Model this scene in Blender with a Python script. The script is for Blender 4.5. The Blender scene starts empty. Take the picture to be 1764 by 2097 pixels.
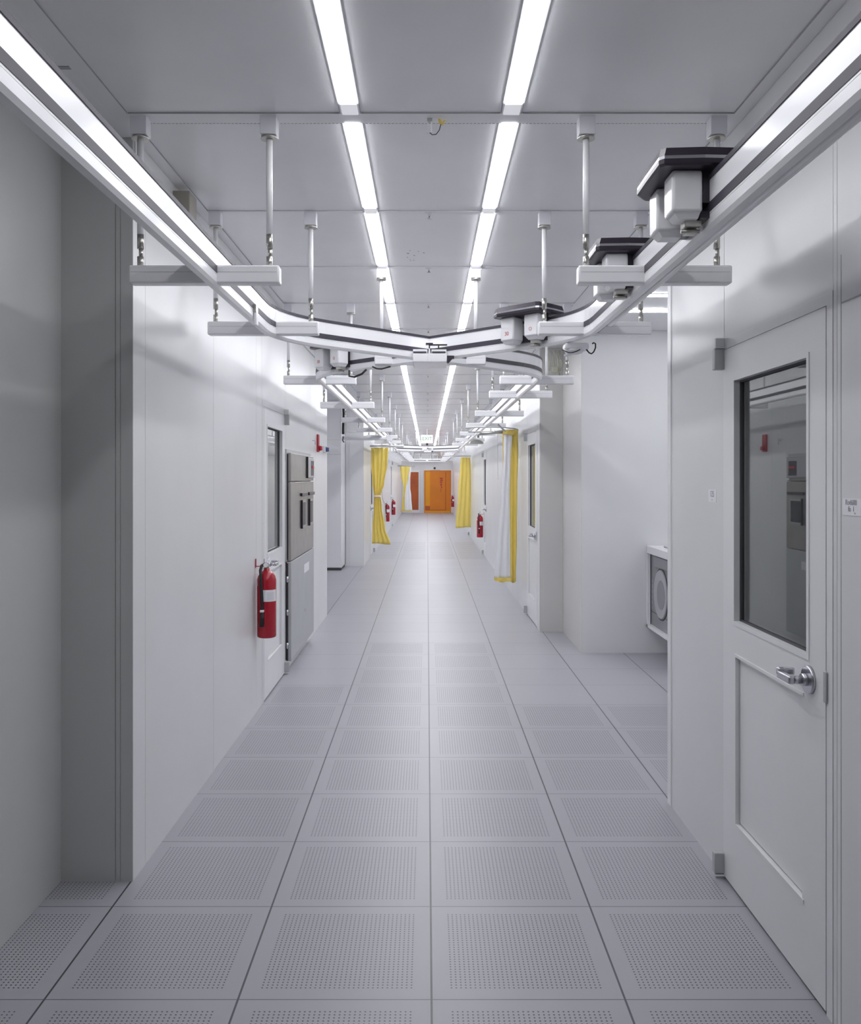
import bpy, bmesh, math, random
from mathutils import Vector, Matrix
random.seed(4)
PI = math.pi
sc = bpy.context.scene

# ------------------------------------------------------------------ camera
F = 1828.0                       # focal length in pixels of the 1764 x 2097 frame
EYE = 1.641
cam = bpy.data.cameras.new('camera')
cam.sensor_fit = 'VERTICAL'
cam.sensor_height = 36.0
cam.lens = F / 2097 * 36.0
cam.shift_x = 7 / 2097
cam.shift_y = -69.5 / 2097
cam.clip_start = 0.02
cam_o = bpy.data.objects.new('camera', cam)
sc.collection.objects.link(cam_o)
cam_o.location = (0, 0, EYE)
cam_o.rotation_euler = (PI / 2, 0, 0)
sc.camera = cam_o

# ------------------------------------------------------------------ world, exposure
w = bpy.data.worlds.new('world'); sc.world = w
w.use_nodes = True
w.node_tree.nodes['Background'].inputs[0].default_value = (.8, .82, .9, 1)
w.node_tree.nodes['Background'].inputs[1].default_value = 0.0
sc.view_settings.view_transform = 'Standard'
sc.view_settings.look = 'None'
sc.view_settings.exposure = 1.17
sc.cycles.diffuse_bounces = 8
sc.cycles.max_bounces = 14
sc.view_settings.gamma = 1.0
sc.view_settings.use_curve_mapping = False
LAMP = 11.5                       # radiance of the fluorescent strips

# ------------------------------------------------------------------ materials
def mat(name, col, rough=.5, metal=0., spec=.5, trans=0., emit=None, estr=0., noise=0., coat=0., bump=0., nscale=3.):
    m = bpy.data.materials.new(name); m.use_nodes = True
    nt = m.node_tree; b = nt.nodes['Principled BSDF']
    b.inputs['Base Color'].default_value = (*col, 1)
    b.inputs['Roughness'].default_value = rough
    b.inputs['Metallic'].default_value = metal
    b.inputs['Specular IOR Level'].default_value = spec
    b.inputs['Transmission Weight'].default_value = trans
    b.inputs['Coat Weight'].default_value = coat
    if emit:
        b.inputs['Emission Color'].default_value = (*emit, 1)
        b.inputs['Emission Strength'].default_value = estr
    if noise or bump:
        tc = nt.nodes.new('ShaderNodeNewGeometry')
        n = nt.nodes.new('ShaderNodeTexNoise'); n.inputs['Scale'].default_value = nscale
        n.inputs['Detail'].default_value = 5
        nt.links.new(tc.outputs['Position'], n.inputs['Vector'])
        if noise:
            r = nt.nodes.new('ShaderNodeMapRange')
            r.inputs['From Min'].default_value = .3; r.inputs['From Max'].default_value = .7
            r.inputs['To Min'].default_value = 1 - noise; r.inputs['To Max'].default_value = 1.
            nt.links.new(n.outputs['Fac'], r.inputs['Value'])
            mx = nt.nodes.new('ShaderNodeVectorMath'); mx.operation = 'SCALE'
            mx.inputs[0].default_value = col
            nt.links.new(r.outputs[0], mx.inputs['Scale'])
            nt.links.new(mx.outputs[0], b.inputs['Base Color'])
        if bump:
            bp = nt.nodes.new('ShaderNodeBump'); bp.inputs['Strength'].default_value = bump
            bp.inputs['Distance'].default_value = .01
            nt.links.new(n.outputs['Fac'], bp.inputs['Height'])
            nt.links.new(bp.outputs[0], b.inputs['Normal'])
    return m

M = {}
M['wall'] = mat('wall_paint', (.775, .78, .785), .32, noise=.05, bump=.04, nscale=1.5)
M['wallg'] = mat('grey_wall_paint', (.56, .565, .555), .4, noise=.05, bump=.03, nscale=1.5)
M['wallb'] = mat('beige_wall_paint', (.66, .65, .635), .4, noise=.04, bump=.03, nscale=1.5)
M['ceil'] = mat('ceiling_panel', (.93, .93, .945), .28, noise=.05, bump=.05, nscale=2.2)
M['tbar'] = mat('ceiling_grid', (.90, .90, .91), .35)
M['gap'] = mat('dark_joint', (.10, .10, .11), .8)
M['seam'] = mat('panel_joint', (.45, .45, .47), .7)
M['door'] = mat('door_paint', (.83, .835, .84), .32, noise=.03)
M['white'] = mat('white_enamel', (.90, .90, .92), .22)
M['rail'] = mat('rail_white', (.91, .91, .93), .25)
M['stripe'] = mat('charcoal_strip', (.055, .05, .068), .5)
M['steel'] = mat('brushed_steel', (.50, .48, .45), .38, metal=.85, noise=.12, nscale=9)
M['steel2'] = mat('grey_steel', (.50, .51, .52), .42, metal=.2, noise=.06, nscale=5)
M['chrome'] = mat('satin_chrome', (.62, .62, .66), .25, metal=1.)
M['fitting'] = mat('nickel_fitting', (.55, .54, .50), .3, metal=.9)
M['black'] = mat('black_plastic', (.022, .018, .026), .3)
M['under'] = mat('dark_plum_plastic', (.03, .022, .035), .33)
M['glass'] = mat('window_glass', (.9, .93, .92), .0, trans=1., spec=.5)
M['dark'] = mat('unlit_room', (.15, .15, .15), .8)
M['red'] = mat('red_enamel', (.42, .004, .02), .25, coat=.3)
M['redp'] = mat('red_plastic', (.5, .03, .05), .4)
M['rubber'] = mat('black_rubber', (.02, .02, .022), .55)
M['paper'] = mat('white_paper', (.86, .86, .88), .7)
M['ink'] = mat('grey_ink', (.36, .36, .4), .7)
M['redink'] = mat('red_ink', (.5, .06, .05), .6)
M['blue'] = mat('blue_lens', (.06, .09, .25), .2)
M['tan'] = mat('tan_paint', (.34, .32, .27), .5)
M['yellow'] = mat('yellow_vinyl', (.87, .69, .17), .38, noise=.03, nscale=6)
M['liner'] = mat('white_liner', (.84, .84, .86), .5)
M['orange'] = mat('orange_film', (.78, .24, .012), .3, noise=.12, nscale=1.5)
M['brown'] = mat('brown_orange_film', (.55, .12, .025), .3, noise=.25, nscale=2.5)
M['amber'] = mat('amber_film', (.85, .36, .01), .3)
M['duct'] = mat('galvanised_pipe', (.45, .45, .43), .35, metal=.7)
M['plinth'] = mat('dark_plinth', (.05, .05, .055), .5)
M['green'] = mat('sign_green', (.10, .30, .12), .5)
M['tube'] = mat('clear_hose', (.75, .76, .62), .2, trans=.35)
M['lamp'] = mat('lit_diffuser', (.9, .9, .95), .4, emit=(.96, .965, 1.), estr=LAMP)
M['lamp_a'] = mat('lit_diffuser_dimmed', (.9, .9, .95), .4, emit=(.96, .965, 1.), estr=LAMP * .7)  # lamps nearest the camera turned down to darken the near floor and walls
M['lamp_b'] = mat('lit_diffuser_part_dimmed', (.9, .9, .95), .4, emit=(.96, .965, 1.), estr=LAMP * .85)  # second lamps, output lowered for the same near-end darkening
M['lamp_c'] = mat('lit_diffuser_slightly_dimmed', (.9, .9, .95), .4, emit=(.96, .965, 1.), estr=LAMP * .95)  # third and fourth lamps, output lowered slightly as part of that darkening
M['lampend'] = mat('dim_diffuser_end', (.8, .8, .85), .4, emit=(.96, .965, 1.), estr=.18)
M['cover'] = mat('lamp_cover', (.82, .82, .86), .3)
M['mgrey'] = mat('grey_machine', (.27, .27, .29), .35, noise=.08, nscale=6)
M['mlight'] = mat('light_grey_shell', (.42, .42, .45), .3)
M['scuff'] = mat('dark_scuff', (.12, .12, .13), .8)

def floor_material():
    m = bpy.data.materials.new('raised_floor_tiles'); m.use_nodes = True
    nt = m.node_tree; b = nt.nodes['Principled BSDF']
    def mth(op, a, c=None):
        n = nt.nodes.new('ShaderNodeMath'); n.operation = op
        for i, v in enumerate((a, c)):
            if v is None: continue
            if isinstance(v, (int, float)): n.inputs[i].default_value = v
            else: nt.links.new(v, n.inputs[i])
        return n.outputs[0]
    g = nt.nodes.new('ShaderNodeNewGeometry')
    s = nt.nodes.new('ShaderNodeSeparateXYZ'); nt.links.new(g.outputs['Position'], s.inputs[0])
    X, Y = s.outputs[0], s.outputs[1]
    T = .6096
    def local(c, off):
        u = mth('DIVIDE', mth('SUBTRACT', c, off), T)
        return mth('MULTIPLY', mth('FRACT', u), T)
    lx = local(X, .014 - T * 10); ly = local(Y, 2.809 - T * 20)
    def edge(l, half): return mth('LESS_THAN', mth('MINIMUM', l, mth('SUBTRACT', T, l)), half)
    seam = mth('MAXIMUM', edge(lx, .0034), edge(ly, .0017))
    P = .0155; m0 = (T - 32 * P) / 2
    def cell(l): return mth('SUBTRACT', mth('FRACT', mth('DIVIDE', mth('SUBTRACT', l, m0), P)), .5)
    cx, cy = cell(lx), cell(ly)
    r2 = mth('ADD', mth('MULTIPLY', cx, cx), mth('MULTIPLY', cy, cy))
    hole = mth('LESS_THAN', r2, (.0031 / P) ** 2)
    def rng(l, a, c): return mth('MULTIPLY', mth('GREATER_THAN', l, a), mth('LESS_THAN', l, c))
    inside = mth('MULTIPLY', rng(lx, m0, T - m0), rng(ly, m0, T - m0))
    G = lambda k: 2.809 + T * k
    reg = mth('LESS_THAN', Y, G(6))
    reg = mth('MAXIMUM', reg, mth('MULTIPLY', rng(X, -1.3, .623), mth('LESS_THAN', Y, G(7))))
    reg = mth('MAXIMUM', reg, mth('MULTIPLY', rng(X, -.6, .623), mth('LESS_THAN', Y, G(10))))
    reg = mth('MAXIMUM', reg, rng(Y, G(25), G(33)))
    hole = mth('MULTIPLY', mth('MULTIPLY', hole, inside), reg)
    mask = mth('MAXIMUM', seam, hole)
    n = nt.nodes.new('ShaderNodeTexNoise'); n.inputs['Scale'].default_value = 1.1; n.inputs['Detail'].default_value = 6
    nt.links.new(g.outputs['Position'], n.inputs['Vector'])
    # each tile a slightly different white
    wn = nt.nodes.new('ShaderNodeTexWhiteNoise'); wn.noise_dimensions = '2D'
    cv = nt.nodes.new('ShaderNodeCombineXYZ')
    nt.links.new(mth('FLOOR', mth('DIVIDE', mth('SUBTRACT', X, .014), T)), cv.inputs[0])
    nt.links.new(mth('FLOOR', mth('DIVIDE', mth('SUBTRACT', Y, 2.809), T)), cv.inputs[1])
    nt.links.new(cv.outputs[0], wn.inputs['Vector'])
    v = mth('ADD', mth('ADD', .965, mth('MULTIPLY', wn.outputs['Value'], .04)), mth('MULTIPLY', mth('SUBTRACT', n.outputs['Fac'], .5), .05))
    sca = nt.nodes.new('ShaderNodeVectorMath'); sca.operation = 'SCALE'
    sca.inputs[0].default_value = (.39, .39, .427)
    v = mth('MULTIPLY', v, mth('SUBTRACT', 1.0, mth('MULTIPLY', reg, .02)))
    nt.links.new(v, sca.inputs['Scale'])
    mix = nt.nodes.new('ShaderNodeMix'); mix.data_type = 'RGBA'
    nt.links.new(mask, mix.inputs[0])
    nt.links.new(sca.outputs[0], mix.inputs[6]); mix.inputs[7].default_value = (.05, .05, .06, 1)
    nt.links.new(mix.outputs[2], b.inputs['Base Color'])
    b.inputs['Roughness'].default_value = .40
    b.inputs['Specular IOR Level'].default_value = .85
    bp = nt.nodes.new('ShaderNodeBump'); bp.invert = True
    bp.inputs['Strength'].default_value = .5; bp.inputs['Distance'].default_value = .002
    nt.links.new(mask, bp.inputs['Height']); nt.links.new(bp.outputs[0], b.inputs['Normal'])
    return m
M['floor'] = floor_material()

# ------------------------------------------------------------------ mesh helpers
class MB:
    """collects shapes for one mesh object"""
    def __init__(self): self.bm = bmesh.new(); self.mi = 0
    def _tag(self, faces, smooth=False):
        for f in faces: f.material_index = self.mi; f.smooth = smooth
    def box(self, a, b, bevel=0.):
        x0, x1 = sorted((a[0], b[0])); y0, y1 = sorted((a[1], b[1])); z0, z1 = sorted((a[2], b[2]))
        r = bmesh.ops.create_cube(self.bm, size=1)
        vs = r['verts']
        for v in vs:
            v.co = Vector((x0 if v.co.x < 0 else x1, y0 if v.co.y < 0 else y1, z0 if v.co.z < 0 else z1))
        fs = list({f for v in vs for f in v.link_faces})
        self._tag(fs)
        if bevel > 0:
            es = list({e for v in vs for e in v.link_edges})
            bv = bmesh.ops.bevel(self.bm, geom=es, offset=bevel, segments=2, profile=.5, affect='EDGES')
            self._tag(bv['faces'], True)
        return self
    def tube(self, p, q, r0, r1=None, n=16, cap=True):
        p, q = Vector(p), Vector(q); r1 = r0 if r1 is None else r1
        d = q - p; L = d.length
        r = bmesh.ops.create_cone(self.bm, cap_ends=cap, segments=n, radius1=r0, radius2=r1, depth=L)
        mtx = Matrix.Translation((p + q) / 2) @ d.to_track_quat('Z', 'Y').to_matrix().to_4x4()
        bmesh.ops.transform(self.bm, matrix=mtx, verts=r['verts'])
        for f in {f for v in r['verts'] for f in v.link_faces}:
            f.material_index = self.mi; f.smooth = len(f.verts) == 4
        return self
    def path(self, pts, r, n=10):
        pts = [Vector(p) for p in pts]; rings = []
        for i, p in enumerate(pts):
            t = (pts[min(i + 1, len(pts) - 1)] - pts[max(i - 1, 0)]).normalized()
            if i == 0:
                a = t.orthogonal().normalized()
            else:
                a = (a - t * a.dot(t)).normalized()
            b = t.cross(a)
            rings.append([self.bm.verts.new(p + (a * math.cos(2 * PI * k / n) + b * math.sin(2 * PI * k / n)) * r) for k in range(n)])
        fs = []
        for A, B in zip(rings, rings[1:]):
            for k in range(n):
                fs.append(self.bm.faces.new((A[k], A[(k + 1) % n], B[(k + 1) % n], B[k])))
        self._tag(fs, True)
        self._tag([self.bm.faces.new(rings[0][::-1]), self.bm.faces.new(rings[-1])])
        return self
    def lathe(self, prof, c=(0, 0, 0), n=28):
        c = Vector(c); rings = []
        for (r, z) in prof:
            rings.append([self.bm.verts.new(c + Vector((max(r, 1e-4) * math.cos(2 * PI * k / n), max(r, 1e-4) * math.sin(2 * PI * k / n), z))) for k in range(n)])
        fs = []
        for A, B in zip(rings, rings[1:]):
            for k in range(n):
                fs.append(self.bm.faces.new((A[k], A[(k + 1) % n], B[(k + 1) % n], B[k])))
        self._tag(fs, True)
        self._tag([self.bm.faces.new(rings[0][::-1]), self.bm.faces.new(rings[-1])])
        return self
    def prism(self, poly, z0, z1, poly1=None):
        """vertical prism over an xy polygon, optional different top outline"""
        poly1 = poly1 or poly
        A = [self.bm.verts.new((x, y, z0)) for x, y in poly]; B = [self.bm.verts.new((x, y, z1)) for x, y in poly1]
        n = len(A); fs = [self.bm.faces.new(A[::-1]), self.bm.faces.new(B)]
        for k in range(n): fs.append(self.bm.faces.new((A[k], A[(k + 1) % n], B[(k + 1) % n], B[k])))
        self._tag(fs); return self
    def sweep(self, path, prof):
        """path: list of (x, y, nx, ny); prof: closed list of (offset, z)"""
        rings = [[self.bm.verts.new((x + nx * o, y + ny * o, z)) for o, z in prof] for x, y, nx, ny in path]
        n = len(prof); fs = []
        for A, B in zip(rings, rings[1:]):
            for k in range(n): fs.append(self.bm.faces.new((A[k], A[(k + 1) % n], B[(k + 1) % n], B[k])))
        fs += [self.bm.faces.new(rings[0][::-1]), self.bm.faces.new(rings[-1])]
        self._tag(fs); return self
    def done(self, name, mats, parent=None, loc=None):
        bmesh.ops.recalc_face_normals(self.bm, faces=self.bm.faces[:])
        me = bpy.data.meshes.new(name); self.bm.to_mesh(me); self.bm.free()
        for m in (mats if isinstance(mats, (list, tuple)) else [mats]): me.materials.append(M[m])
        o = bpy.data.objects.new(name, me); sc.collection.objects.link(o)
        if parent: o.parent = parent
        if loc: o.location = loc
        return o

def box(name, a, b, m, parent=None, bevel=0.): return MB().box(a, b, bevel).done(name, m, parent)
def tag(o, label, cat, group=None):
    o['label'] = label; o['category'] = cat
    if group: o['group'] = group
    return o
def struct(o, label=None, cat=None):
    o['kind'] = 'structure'
    if label: o['label'] = label
    if cat: o['category'] = cat
    return o
def thing(name, label, cat, loc=(0, 0, 0), rz=0., group=None):
    o = bpy.data.objects.new(name, None); sc.collection.objects.link(o)
    o.empty_display_size = .1
    o.location = loc; o.rotation_euler = (0, 0, rz)
    return tag(o, label, cat, group)
def dup(root, loc, rz, label, group=None):
    r = root.copy(); sc.collection.objects.link(r); r.location = loc; r.rotation_euler = (0, 0, rz)
    r['label'] = label
    if group: r['group'] = group
    for ch in list(root.children):
        c = ch.copy(); sc.collection.objects.link(c); c.parent = r
        for g in ch.children:
            d = g.copy(); sc.collection.objects.link(d); d.parent = c
    return r
def text_mesh(name, body, size, m, parent, origin, ux, uy, lift=.0006):
    """flat lettering as real mesh: ux, uy = writing and up directions"""
    cu = bpy.data.curves.new(name, 'FONT'); cu.body = body; cu.size = size; cu.extrude = .0003
    cu.align_x = 'CENTER'; cu.align_y = 'CENTER'; cu.space_line = .85
    t = bpy.data.objects.new(name, cu); sc.collection.objects.link(t)
    me = bpy.data.meshes.new_from_object(t.evaluated_get(bpy.context.evaluated_depsgraph_get()))
    bpy.data.objects.remove(t)
    ux, uy = Vector(ux).normalized(), Vector(uy).normalized(); n = ux.cross(uy)
    mtx = Matrix((ux, uy, n)).transposed().to_4x4(); mtx.translation = Vector(origin) + n * lift
    me.transform(mtx); me.materials.clear(); me.materials.append(M[m])
    o = bpy.data.objects.new(name, me); sc.collection.objects.link(o)
    if parent: o.parent = parent
    return o

# ------------------------------------------------------------------ room dimensions
H = 3.026                        # ceiling height
XL, XR = -1.197, 1.222           # corridor side walls
YB, YE = -9.0, 42.0              # wall behind the camera, far end wall
T = .6096
def J(k): return 3.425 + 1.2192 * k   # ceiling joints

# floor and ceiling
fl = MB().box((-3.6, YB - .1, -.08), (4.6, YE + .1, 0)).done('floor', 'floor'); struct(fl)
c = MB(); c.box((-3.6, YB - .1, H), (4.6, YE + .1, H + .08))
c.mi = 1
for k in range(-9, 32):
    y = J(k); hw = .045 if k == 0 else .024
    for x0, x1 in ([(-1.137, 1.165)] if k == 0 else [(-1.137, -.334), (-.248, .276), (.362, 1.165)]):
        c.box((x0, y - hw, H - .006), (x1, y + hw, H + .01))
# edge bands above the walls
c.box((-1.200, YB, H - .006), (-1.137, 3.46, H + .01))
c.box((-1.197, 3.46, H - .006), (-1.137, YE, H + .01))
c.box((1.165, YB, H - .006), (1.222, YE, H + .01))
c.mi = 2
c.box((-1.49, 3.0, H - .003), (-1.20, 3.02, H + .01))
c.box((-1.137, YB, H - .0055), (-1.135, YE, H + .01)); c.box((1.163, YB, H - .0055), (1.165, YE, H + .01))
for k in range(-9, 32):
    y = J(k); hw = .045 if k == 0 else .024
    for x0, x1 in ((-1.133, -.334), (-.248, .276), (.362, 1.161)):
        c.box((x0, y - hw - .0012, H - .0055 if k == 0 else H - .001), (x1, y - hw, H + .01))
for i in range(150):             # perforated edge of the wide beam
    x = -1.08 + i * .0145
    c.box((x, J(0) + .046, H - .0065), (x + .009, J(0) + .0495, H + .01))
struct(c.done('ceiling', ['ceil', 'tbar', 'seam']))

# walls --------------------------------------------------------------
def wall(name, axis, pos, out, spans, seams, openings=(), thick=.06, lab=None, m='wall'):
    """axis 'x': plane x=pos running along y (spans y0,y1); 'y': plane y=pos running along x.
    out = +1/-1 direction the face looks at. seams = positions of panel joints."""
    b = MB()
    def put(u0, u1, z0, z1, d0, d1):
        a, e = pos - out * d0, pos - out * d1
        if axis == 'x': b.box((a, u0, z0), (e, u1, z1))
        else: b.box((u0, a, z0), (u1, e, z1))
    s0, s1 = spans
    cuts = sorted([s0, s1] + [s for s in seams if s0 < s < s1] + [o for op in openings for o in op[:2] if s0 <= o <= s1])
    g = .0014
    for u0, u1 in zip(cuts, cuts[1:]):
        if u1 - u0 < 1e-4: continue
        mid = (u0 + u1) / 2
        op = [o for o in openings if o[0] - 1e-6 <= mid <= o[1] + 1e-6]
        b.mi = 0
        if not op:
            put(u0 + (g if u0 > s0 + 1e-4 else 0), u1 - (g if u1 < s1 - 1e-4 else 0), 0, H - .001, 0, .005); b.mi = 1; put(u0, u1, 0, H - .001, .0045, thick)
        else:
            z0, z1 = op[0][2], op[0][3]
            put(u0 + (g if u0 > s0 + 1e-4 else 0), u1 - (g if u1 < s1 - 1e-4 else 0), z1, H - .001, 0, .005); b.mi = 1; put(u0, u1, z1, H - .001, .0045, thick)
            if z0 > 0:
                b.mi = 0; put(u0 + (g if u0 > s0 + 1e-4 else 0), u1 - (g if u1 < s1 - 1e-4 else 0), 0, z0, 0, .005); b.mi = 1; put(u0, u1, 0, z0, .0045, thick)
    return struct(b.done(name, [m, 'seam']), lab)

DW, DH = .94, 2.165
doorsR = [(2.727, 'near'), (9.80, 'mid'), (18.1, 'far'), (24.5, 'far2')]
doorsL = [(6.53, 'near'), (18.65, 'far'), (29.0, 'far2')]
FR = .042
def openings(lst): return [(y - FR, y + DW + FR * .1, 0, DH + FR) for y, _ in lst]
wall('wall_right', 'x', XR, -1, (YB, 4.50), [2.659, 3.668, 4.44, 1.45, .2, -1.0], openings(doorsR[:1]) + [])
box('trim_1', (XR - .004, 4.46, 0), (XR + .09, 4.52, H), 'door').__setitem__('kind', 'structure')
wall('wall_right_return', 'y', 4.50, 1, (1.29, 4.5), [2.5, 3.7])
wall('wall_passage_end', 'x', 4.5, -1, (4.44, 8.5), [6.0])
wall('wall_passage_back', 'y', 8.38, -1, (1.449, 4.5), [2.9, 4.1])
wall('wall_right_jog', 'x', 1.448, -1, (8.3802, 9.58), [], m='wallb')
wall('wall_right_step', 'y', 9.52, -1, (1.208, 1.447), [], m='wallb')
wall('wall_right_far', 'x', 1.208, -1, (9.582, YE), [11.4, 12.6, 14.4, 16.2, 17.6, 20.6, 22.4, 24, 27, 29, 31, 33, 35, 37, 39], openings(doorsR[1:]))
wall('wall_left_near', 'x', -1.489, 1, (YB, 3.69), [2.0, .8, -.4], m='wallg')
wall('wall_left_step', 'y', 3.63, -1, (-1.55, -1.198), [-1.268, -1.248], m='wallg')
wall('wall_left', 'x', XL, 1, (3.632, 10.68), [3.79, 5.0, 6.25, 6.44, 7.56, 9.16, 9.55], openings(doorsL[:1]))
wall('wall_left_return', 'y', 10.68, 1, (-3.4, -1.26), [-2.0])
wall('wall_recess_end', 'x', -3.4, 1, (10.62, 16.66), [13])
wall('wall_left_recess', 'y', 16.6, -1, (-3.4, -1.187), [-1.45])
wall('wall_left_far', 'x', -1.186, 1, (16.662, YE), [17.6, 19.9, 21.2, 22.6, 24, 26, 28, 30.4, 32, 34, 36, 38, 40], openings(doorsL[1:]))
wall('wall_back', 'y', YB, 1, (-1.6, 1.3), [0.])
wall('wall_end', 'y', YE, -1, (-1.25, 1.27), [-.2], [(-.88, -.30, 0, 2.02), (-.14, 1.13, 0, 2.0)])

# upper reveal line along the left wall, below the ceiling
for i, (x0, x1, y0, y1) in enumerate([(XL, XL + .008, 3.64, 10.68), (XR - .008, XR, YB, 4.46)]):
    t = MB(); t.box((x0, y0, H - .10), (x1, y1, H - .007)); t.mi = 1
    t.box((x0, y0, H - .104), (x1, y1, H - .10)); t.done('trim_%d' % (i + 2), ['wall', 'seam'])['kind'] = 'structure'

# doors ----------------------------------------------------------------
ndoor = [0]
def door(side, X, y0, glassy=True):
    """leaf between y0 (latch) and y0+.94 (pivots); w = distance out into the corridor"""
    ndoor[0] += 1
    root = bpy.data.objects.new('door_%d' % ndoor[0], None); sc.collection.objects.link(root)
    root.location = (X, y0, 0); root['kind'] = 'structure'
    def P(u, w_, z): return (-side * w_, u, z)
    def B(mb, u0, u1, z0, z1, w0, w1, bev=0.): mb.box(P(u0, w0, z0), P(u1, w1, z1), bev)
    # frame
    f = MB()
    B(f, -FR, -.002, 0, DH + FR, -.06, .002); B(f, -.002, DW + .004, DH + .003, DH + FR, -.06, .002)
    f.mi = 1; B(f, -.003, DW, 0, DH + .004, -.058, -.05)
    f.done('door_frame', ['door', 'gap'], root)
    l = MB(); th0, th1 = -.044, .004
    g0, g1, gz0, gz1 = .133, .807, 1.075, 2.027
    p0, p1, pz0, pz1 = .17, .79, .278, .935
    B(l, 0, g0, .012, DH, th0, th1); B(l, g1, DW, .012, DH, th0, th1)
    B(l, g0, g1, gz1, DH, th0, th1); B(l, g0, g1, .95, gz0, th0, th1)
    B(l, g0, p0, .012, .95, th0, th1); B(l, p1, g1, .012, .95, th0, th1)
    B(l, p0, p1, .012, pz0, th0, th1); B(l, p0, p1, pz1, .95, th0, th1)
    B(l, p0 + .006, p1 - .006, pz0 + .006, pz1 - .006, th0, -.010)
    # glazing bead, a shallow raised line round the opening
    for (a, c_, d, e) in ((g0 - .018, g1 + .018, gz1, gz1 + .016), (g0 - .018, g1 + .018, gz0 - .016, gz0), (g0 - .018, g0, gz0, gz1), (g1, g1 + .018, gz0, gz1)):
        B(l, a, c_, d, e, th1, th1 + .003)
    for (a, c_, d, e) in ((p0 - .014, p1 + .014, pz1, pz1 + .012), (p0 - .014, p1 + .014, pz0 - .012, pz0), (p1, p1 + .014, pz0, pz1)):
        B(l, a, c_, d, e, th1, th1 + .003)
    l.mi = 1
    B(l, p0, p1, pz0, pz1, th0 + .002, -.020)
    # gasket round the pane
    gw = .006
    B(l, g0, g0 + gw, gz0, gz1, -.036, -.016); B(l, g1 - gw, g1, gz0, gz1, -.036, -.016)
    B(l, g0, g1, gz0, gz0 + .006, -.036, -.016); B(l, g0, g1, gz1 - .008, gz1, -.036, -.016)
    leaf = l.done('door_leaf', ['door', 'gap'], root)
    g = MB(); B(g, g0 + .004, g1 - .004, gz0 + .003, gz1 - .003, -.030, -.024)
    g.done('glass_pane', 'glass', root)
    # lever handle
    hz, hu = 1.0, .111
    r = MB(); r.tube(P(hu, th1, hz), P(hu, th1 + .012, hz), .045, .043, 32)
    rose = r.done('handle_rose', 'chrome', root)
    r = MB(); r.tube(P(hu, th1 + .012, hz), P(hu, th1 + .028, hz), .020, .019, 24)
    r.tube(P(hu, th1 + .028, hz), P(hu, th1 + .066, hz), .013, .013, 20)
    r.box(P(hu - .014, th1 + .052, hz - .013), P(hu + .085, th1 + .074, hz + .013), .006)
    r.box(P(hu + .074, th1 + .016, hz - .004), P(hu + .098, th1 + .072, hz + .022), .006)
    r.done('lever_handle', 'chrome', root)
    s = MB(); B(s, -.012, .006, .955, 1.05, .0035, .009, .001); s.done('strike_plate', 'steel2', root)
    for z0, z1 in ((2.085, 2.17), (.02, .105)):
        h = MB(); B(h, DW - .012, DW + .022, z0, z1, .002, .044, .004)
        h.mi = 1; B(h, DW - .012, DW + .022, z1 + .002 if z0 > 1 else z0 - .012, z1 + .045 if z0 > 1 else z0 - .004, .002, .040, .003)
        h.done('pivot_hinge', ['steel2', 'door'], root)
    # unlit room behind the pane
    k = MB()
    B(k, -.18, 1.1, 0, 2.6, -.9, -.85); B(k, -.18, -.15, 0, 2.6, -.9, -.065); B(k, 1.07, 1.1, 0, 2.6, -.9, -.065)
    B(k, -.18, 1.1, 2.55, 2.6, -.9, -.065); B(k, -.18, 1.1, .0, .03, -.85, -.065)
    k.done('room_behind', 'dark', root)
    return root
d = door(1, XR, doorsR[0][0]); d['label'] = 'white cleanroom door with window and lever, nearest on the right wall'
d = door(-1, XL, doorsL[0][0]); d['label'] = 'white windowed door on the left wall behind the large red extinguisher'
d = door(1, 1.208, doorsR[1][0]); d['label'] = 'white windowed door on the right wall beside the yellow and white curtain'
d = door(1, 1.208, doorsR[2][0]); d['label'] = 'white door on the right wall beside the hung extinguisher'
d = door(1, 1.208, doorsR[3][0]); d['label'] = 'distant white door on the right wall past the second yellow curtain'
d = door(-1, -1.186, doorsL[1][0]); d['label'] = 'distant white door on the left wall behind the pinched yellow curtain'
d = door(-1, -1.186, doorsL[2][0]); d['label'] = 'farthest white door on the left wall, past the pair of extinguishers'
# next framed panel on the right wall, closest to the camera
t = MB(); t.box((XR - .002, 1.55, 2.155), (XR, 2.63, 2.159)); t.box((XR - .001, 2.632, 0), (XR, 2.634, 2.3))
t.done('trim_4', 'seam')['kind'] = 'structure'

# end wall doors -------------------------------------------------------
root = bpy.data.objects.new('door_8', None); sc.collection.objects.link(root); root.location = (0, YE, 0)
root['kind'] = 'structure'; root['label'] = 'orange filmed glass door at the end of the corridor'
b = MB(); b.box((-.14, 0, 0), (-.10, .06, 2.0)); b.box((1.09, 0, 0), (1.13, .06, 2.0)); b.box((-.10, 0, 1.975), (1.09, .06, 2.0))
b.done('door_frame', 'orange', root)
b = MB(); b.box((-.10, .02, .10), (1.09, .04, 1.975)); b.done('orange_pane', 'orange', root)
b = MB(); b.box((-.10, .012, .0), (1.09, .03, .10)); b.done('kick_plate', 'amber', root)
b = MB(); b.box((-.08, .012, .33), (.14, .02, 1.95)); b.mi = 1; b.box((-.08, .012, .12), (.14, .02, .33)); b.done('amber_strip', ['amber', 'brown'], root)
b = MB(); b.box((.86, .012, .12), (.89, .02, 1.93)); b.box((.14, .012, .12), (.86, .02, .15)); b.done('inner_edge', 'brown', root)
b = MB()
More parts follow.
